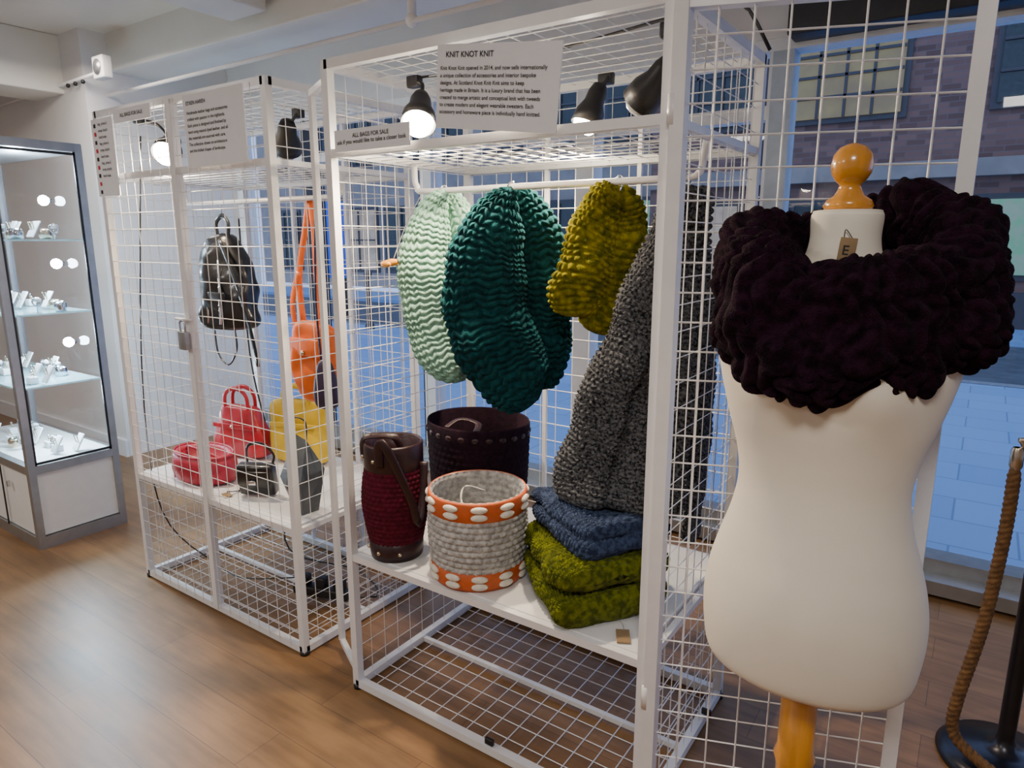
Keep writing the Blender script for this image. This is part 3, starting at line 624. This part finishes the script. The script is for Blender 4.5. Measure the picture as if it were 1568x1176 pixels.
# ---------------------------------------------------------------- rope stanchion
m=M(); sx,sy=.203,2.236
m.lathe([(0,.0),(.165,.0),(.168,.012),(.15,.03),(.06,.05),(.03,.06),(.022,.09),(.022,.93),(.035,.94),(.04,.97),(.03,1.0),(.012,1.02),(0,1.022)],(sx,sy,0),PLATE,40)
q=ld(1.335,1.727)
m.tube((sx,sy,.985),(q[0],q[1],.985),.007,BRASS,8); m.lathe([(.012,0),(.016,.01),(.016,.05),(.012,.06)],(q[0],q[1],.905),BRASS,16)
m.path([(q[0],q[1],.985),(q[0]+.01,q[1],.97),(q[0],q[1],.955)],.005,BRASS,6)
q2=ld(1.335,1.727); q3=ld(1.27,1.72); q4=ld(1.30,1.68); qm=ld(1.315,1.727)
sweep(m,[(q[0],q[1],.92),(q2[0],q2[1],.72),(qm[0],qm[1],.45),(q3[0],q3[1],.22),(q3[0],q3[1],.12),(q4[0],q4[1],.075),(sx+.02,sy-.16,.045)],[.012]*7,[.012]*7,(0,1,0),False,60,3,'twist',.005,ROPE,vs=5,us=6,endp=40)
m.obj('rope_stanchion')

# ---------------------------------------------------------------- vitrine
e=empty('jewellery_display_cabinet'); m=M()
x0,x1,y0,y1=-4.69,-3.69,1.26,1.68
xm=(x0+x1)/2; ym=(y0+y1)/2
m.box((xm,ym,.03),(1.0,.42,.06),ALU); m.box((xm,ym,.23),(.97,.40,.33),BOARD)
for x in(x0+.015,x1-.015):
    for y in(y0+.015,y1-.015): m.bar((x,y,.0),(x,y,1.95),.032,ALU)
for z in(.405,1.935):
    m.box((xm,ym,z),(1.0,.42,.04),ALU)
m.box((xm,ym,.427),(.94,.36,.006),BOARD)
m.box((x0+.33,y0-.004,.22),(.006,.006,.32),BLACK); m.box((x0+.66,y0-.004,.22),(.006,.006,.32),BLACK)
m.box((x1-.25,y0-.008,.30),(.012,.012,.03),CHROME)
m.box((x1-.005,y1-.035,1.17),(.006,.012,1.5),BLACK); m.box((x1-.005,y0+.035,1.17),(.006,.012,1.5),BLACK)
m.box((x1-.005,ym,1.905),(.006,.36,.012),BLACK); m.box((x1-.005,ym,.435),(.006,.36,.012),BLACK)
m.add([(x0,y1-.012,.42),(x1,y1-.012,.42),(x1,y1-.012,1.92),(x0,y1-.012,1.92)],[(0,1,2,3)],GLASS)
m.obj('cabinet_frame',e)
m=M()
m.add([(x0,y0+.01,.42),(x1,y0+.01,.42),(x1,y0+.01,1.92),(x0,y0+.01,1.92)],[(0,1,2,3)],GLASS)
m.add([(x1-.01,y0,.42),(x1-.01,y1,.42),(x1-.01,y1,1.92),(x1-.01,y0,1.92)],[(0,1,2,3)],GLASS)
SHG=mat('glass_shelf',(.34,.52,.55),.1,var=.05)
for z in(.80,1.15,1.50): m.box((xm,ym,z),(.93,.36,.008),SHG)
m.obj('cabinet_glass',e)
m=M(); LED=mat('led_puck',(.9,.95,1),.3,emit=(.70,.86,1),es=220,var=.01); JW=mat('display_stand',(.85,.86,.88),.5,var=.05)
GEM=mat('gemstone',(.05,.08,.12),.1,var=.3)
for z in(.43,.805,1.155,1.505):
    for i in range(16):
        x=x0+.10+.055*i+random.uniform(-.02,.02); y=ym+random.uniform(-.12,.10); k=random.random()
        if k<.25:
            R=Matrix.Rotation(-.5,3,'X'); m.box((x,y,z+.05),(.055,.008,.09),JW,rot=R,bev=.003)
            m.path([(x-.018,y-.012,z+.085),(x-.012,y-.006,z+.05),(x,y-.0,z+.038),(x+.012,y-.006,z+.05),(x+.018,y-.012,z+.085)],.003,BRASS,6); m.ball((x,y+.0,z+.035),.006,GEM,8)
        elif k<.5:
            m.box((x,y,z+.018),(.05,.04,.035),JW,bev=.004); m.lathe([(.012,0),(.015,.003),(.012,.006),(.010,.003),(.012,0)],(x,y,z+.045),BRASS,16,axis=(0,1,.3)); m.ball((x,y,z+.062),.006,CHROME,8)
        elif k<.75:
            m.lathe([(.022,0),(.028,.01),(.028,.04),(.022,.05),(.02,.04),(.02,.01),(.022,0)],(x,y,z),BRASS if k<.62 else CHROME,20)
        else:
            m.tube((x,y,z),(x,y,z+.06),.004,CHROME,8); m.tube((x-.03,y,z+.06),(x+.03,y,z+.06),.010,JW,10); m.lathe([(.020,0),(.024,.004),(.020,.008),(.017,.004),(.020,0)],(x,y,z+.05),CHROME,16,axis=(1,0,.1))
m.obj('jewellery',e)
m=M()
for z,xx in((1.72,-4.05),(1.40,-4.0),(.99,-3.98)):
    m.ball((xx,y1-.05,z-.02),.026,LED,12); m.tube((xx,y1-.03,z-.02),(xx,y1-.015,z-.02),.012,CHROME,12)
m.obj('led_lights',e)
for z,x in((1.84,-3.95),(1.40,-3.86),(1.04,-3.86),(.70,-3.88)):
    L=bpy.data.lights.new('cabinet_led','POINT'); L.energy=20; L.color=(.62,.82,1); L.shadow_soft_size=.03
    o=bpy.data.objects.new('cabinet_led_light',L); COL.objects.link(o); o.location=(x,ym+.02,z); o.parent=e

# ---------------------------------------------------------------- lights
def area(name,loc,size,p,col,rot=(0,0,0)):
    L=bpy.data.lights.new(name,'AREA'); L.energy=p; L.size=size; L.color=col
    o=bpy.data.objects.new(name,L); COL.objects.link(o); o.location=loc; o.rotation_euler=rot
area('room_fill_light',(-2.4,-1.2,2.60),.5,34,(1,.94,.88))  # these four area lamps are added to fill the room, no fixtures
area('room_fill_light.001',(-4.4,-.4,2.60),.5,34,(1,.94,.88))
area('room_fill_light.002',(.2,-.4,2.60),.5,33,(1,.94,.88))
area('room_fill_light.003',(-4.4,1.9,2.60),.5,16,(1,.90,.82))
w=bpy.data.worlds.new('dusk_sky'); scene.world=w; w.use_nodes=True
bg=w.node_tree.nodes['Background']; bg.inputs[0].default_value=(.33,.46,.80,1); bg.inputs[1].default_value=1.9

# ---------------------------------------------------------------- camera
cd=bpy.data.cameras.new('camera'); cam=bpy.data.objects.new('camera',cd); COL.objects.link(cam)
cd.sensor_width=36; cd.lens=24.0; cd.clip_start=.02
cam.location=(0,0,1.5); cam.rotation_euler=(math.radians(90-11.9),0,math.radians(34.5))
scene.camera=cam
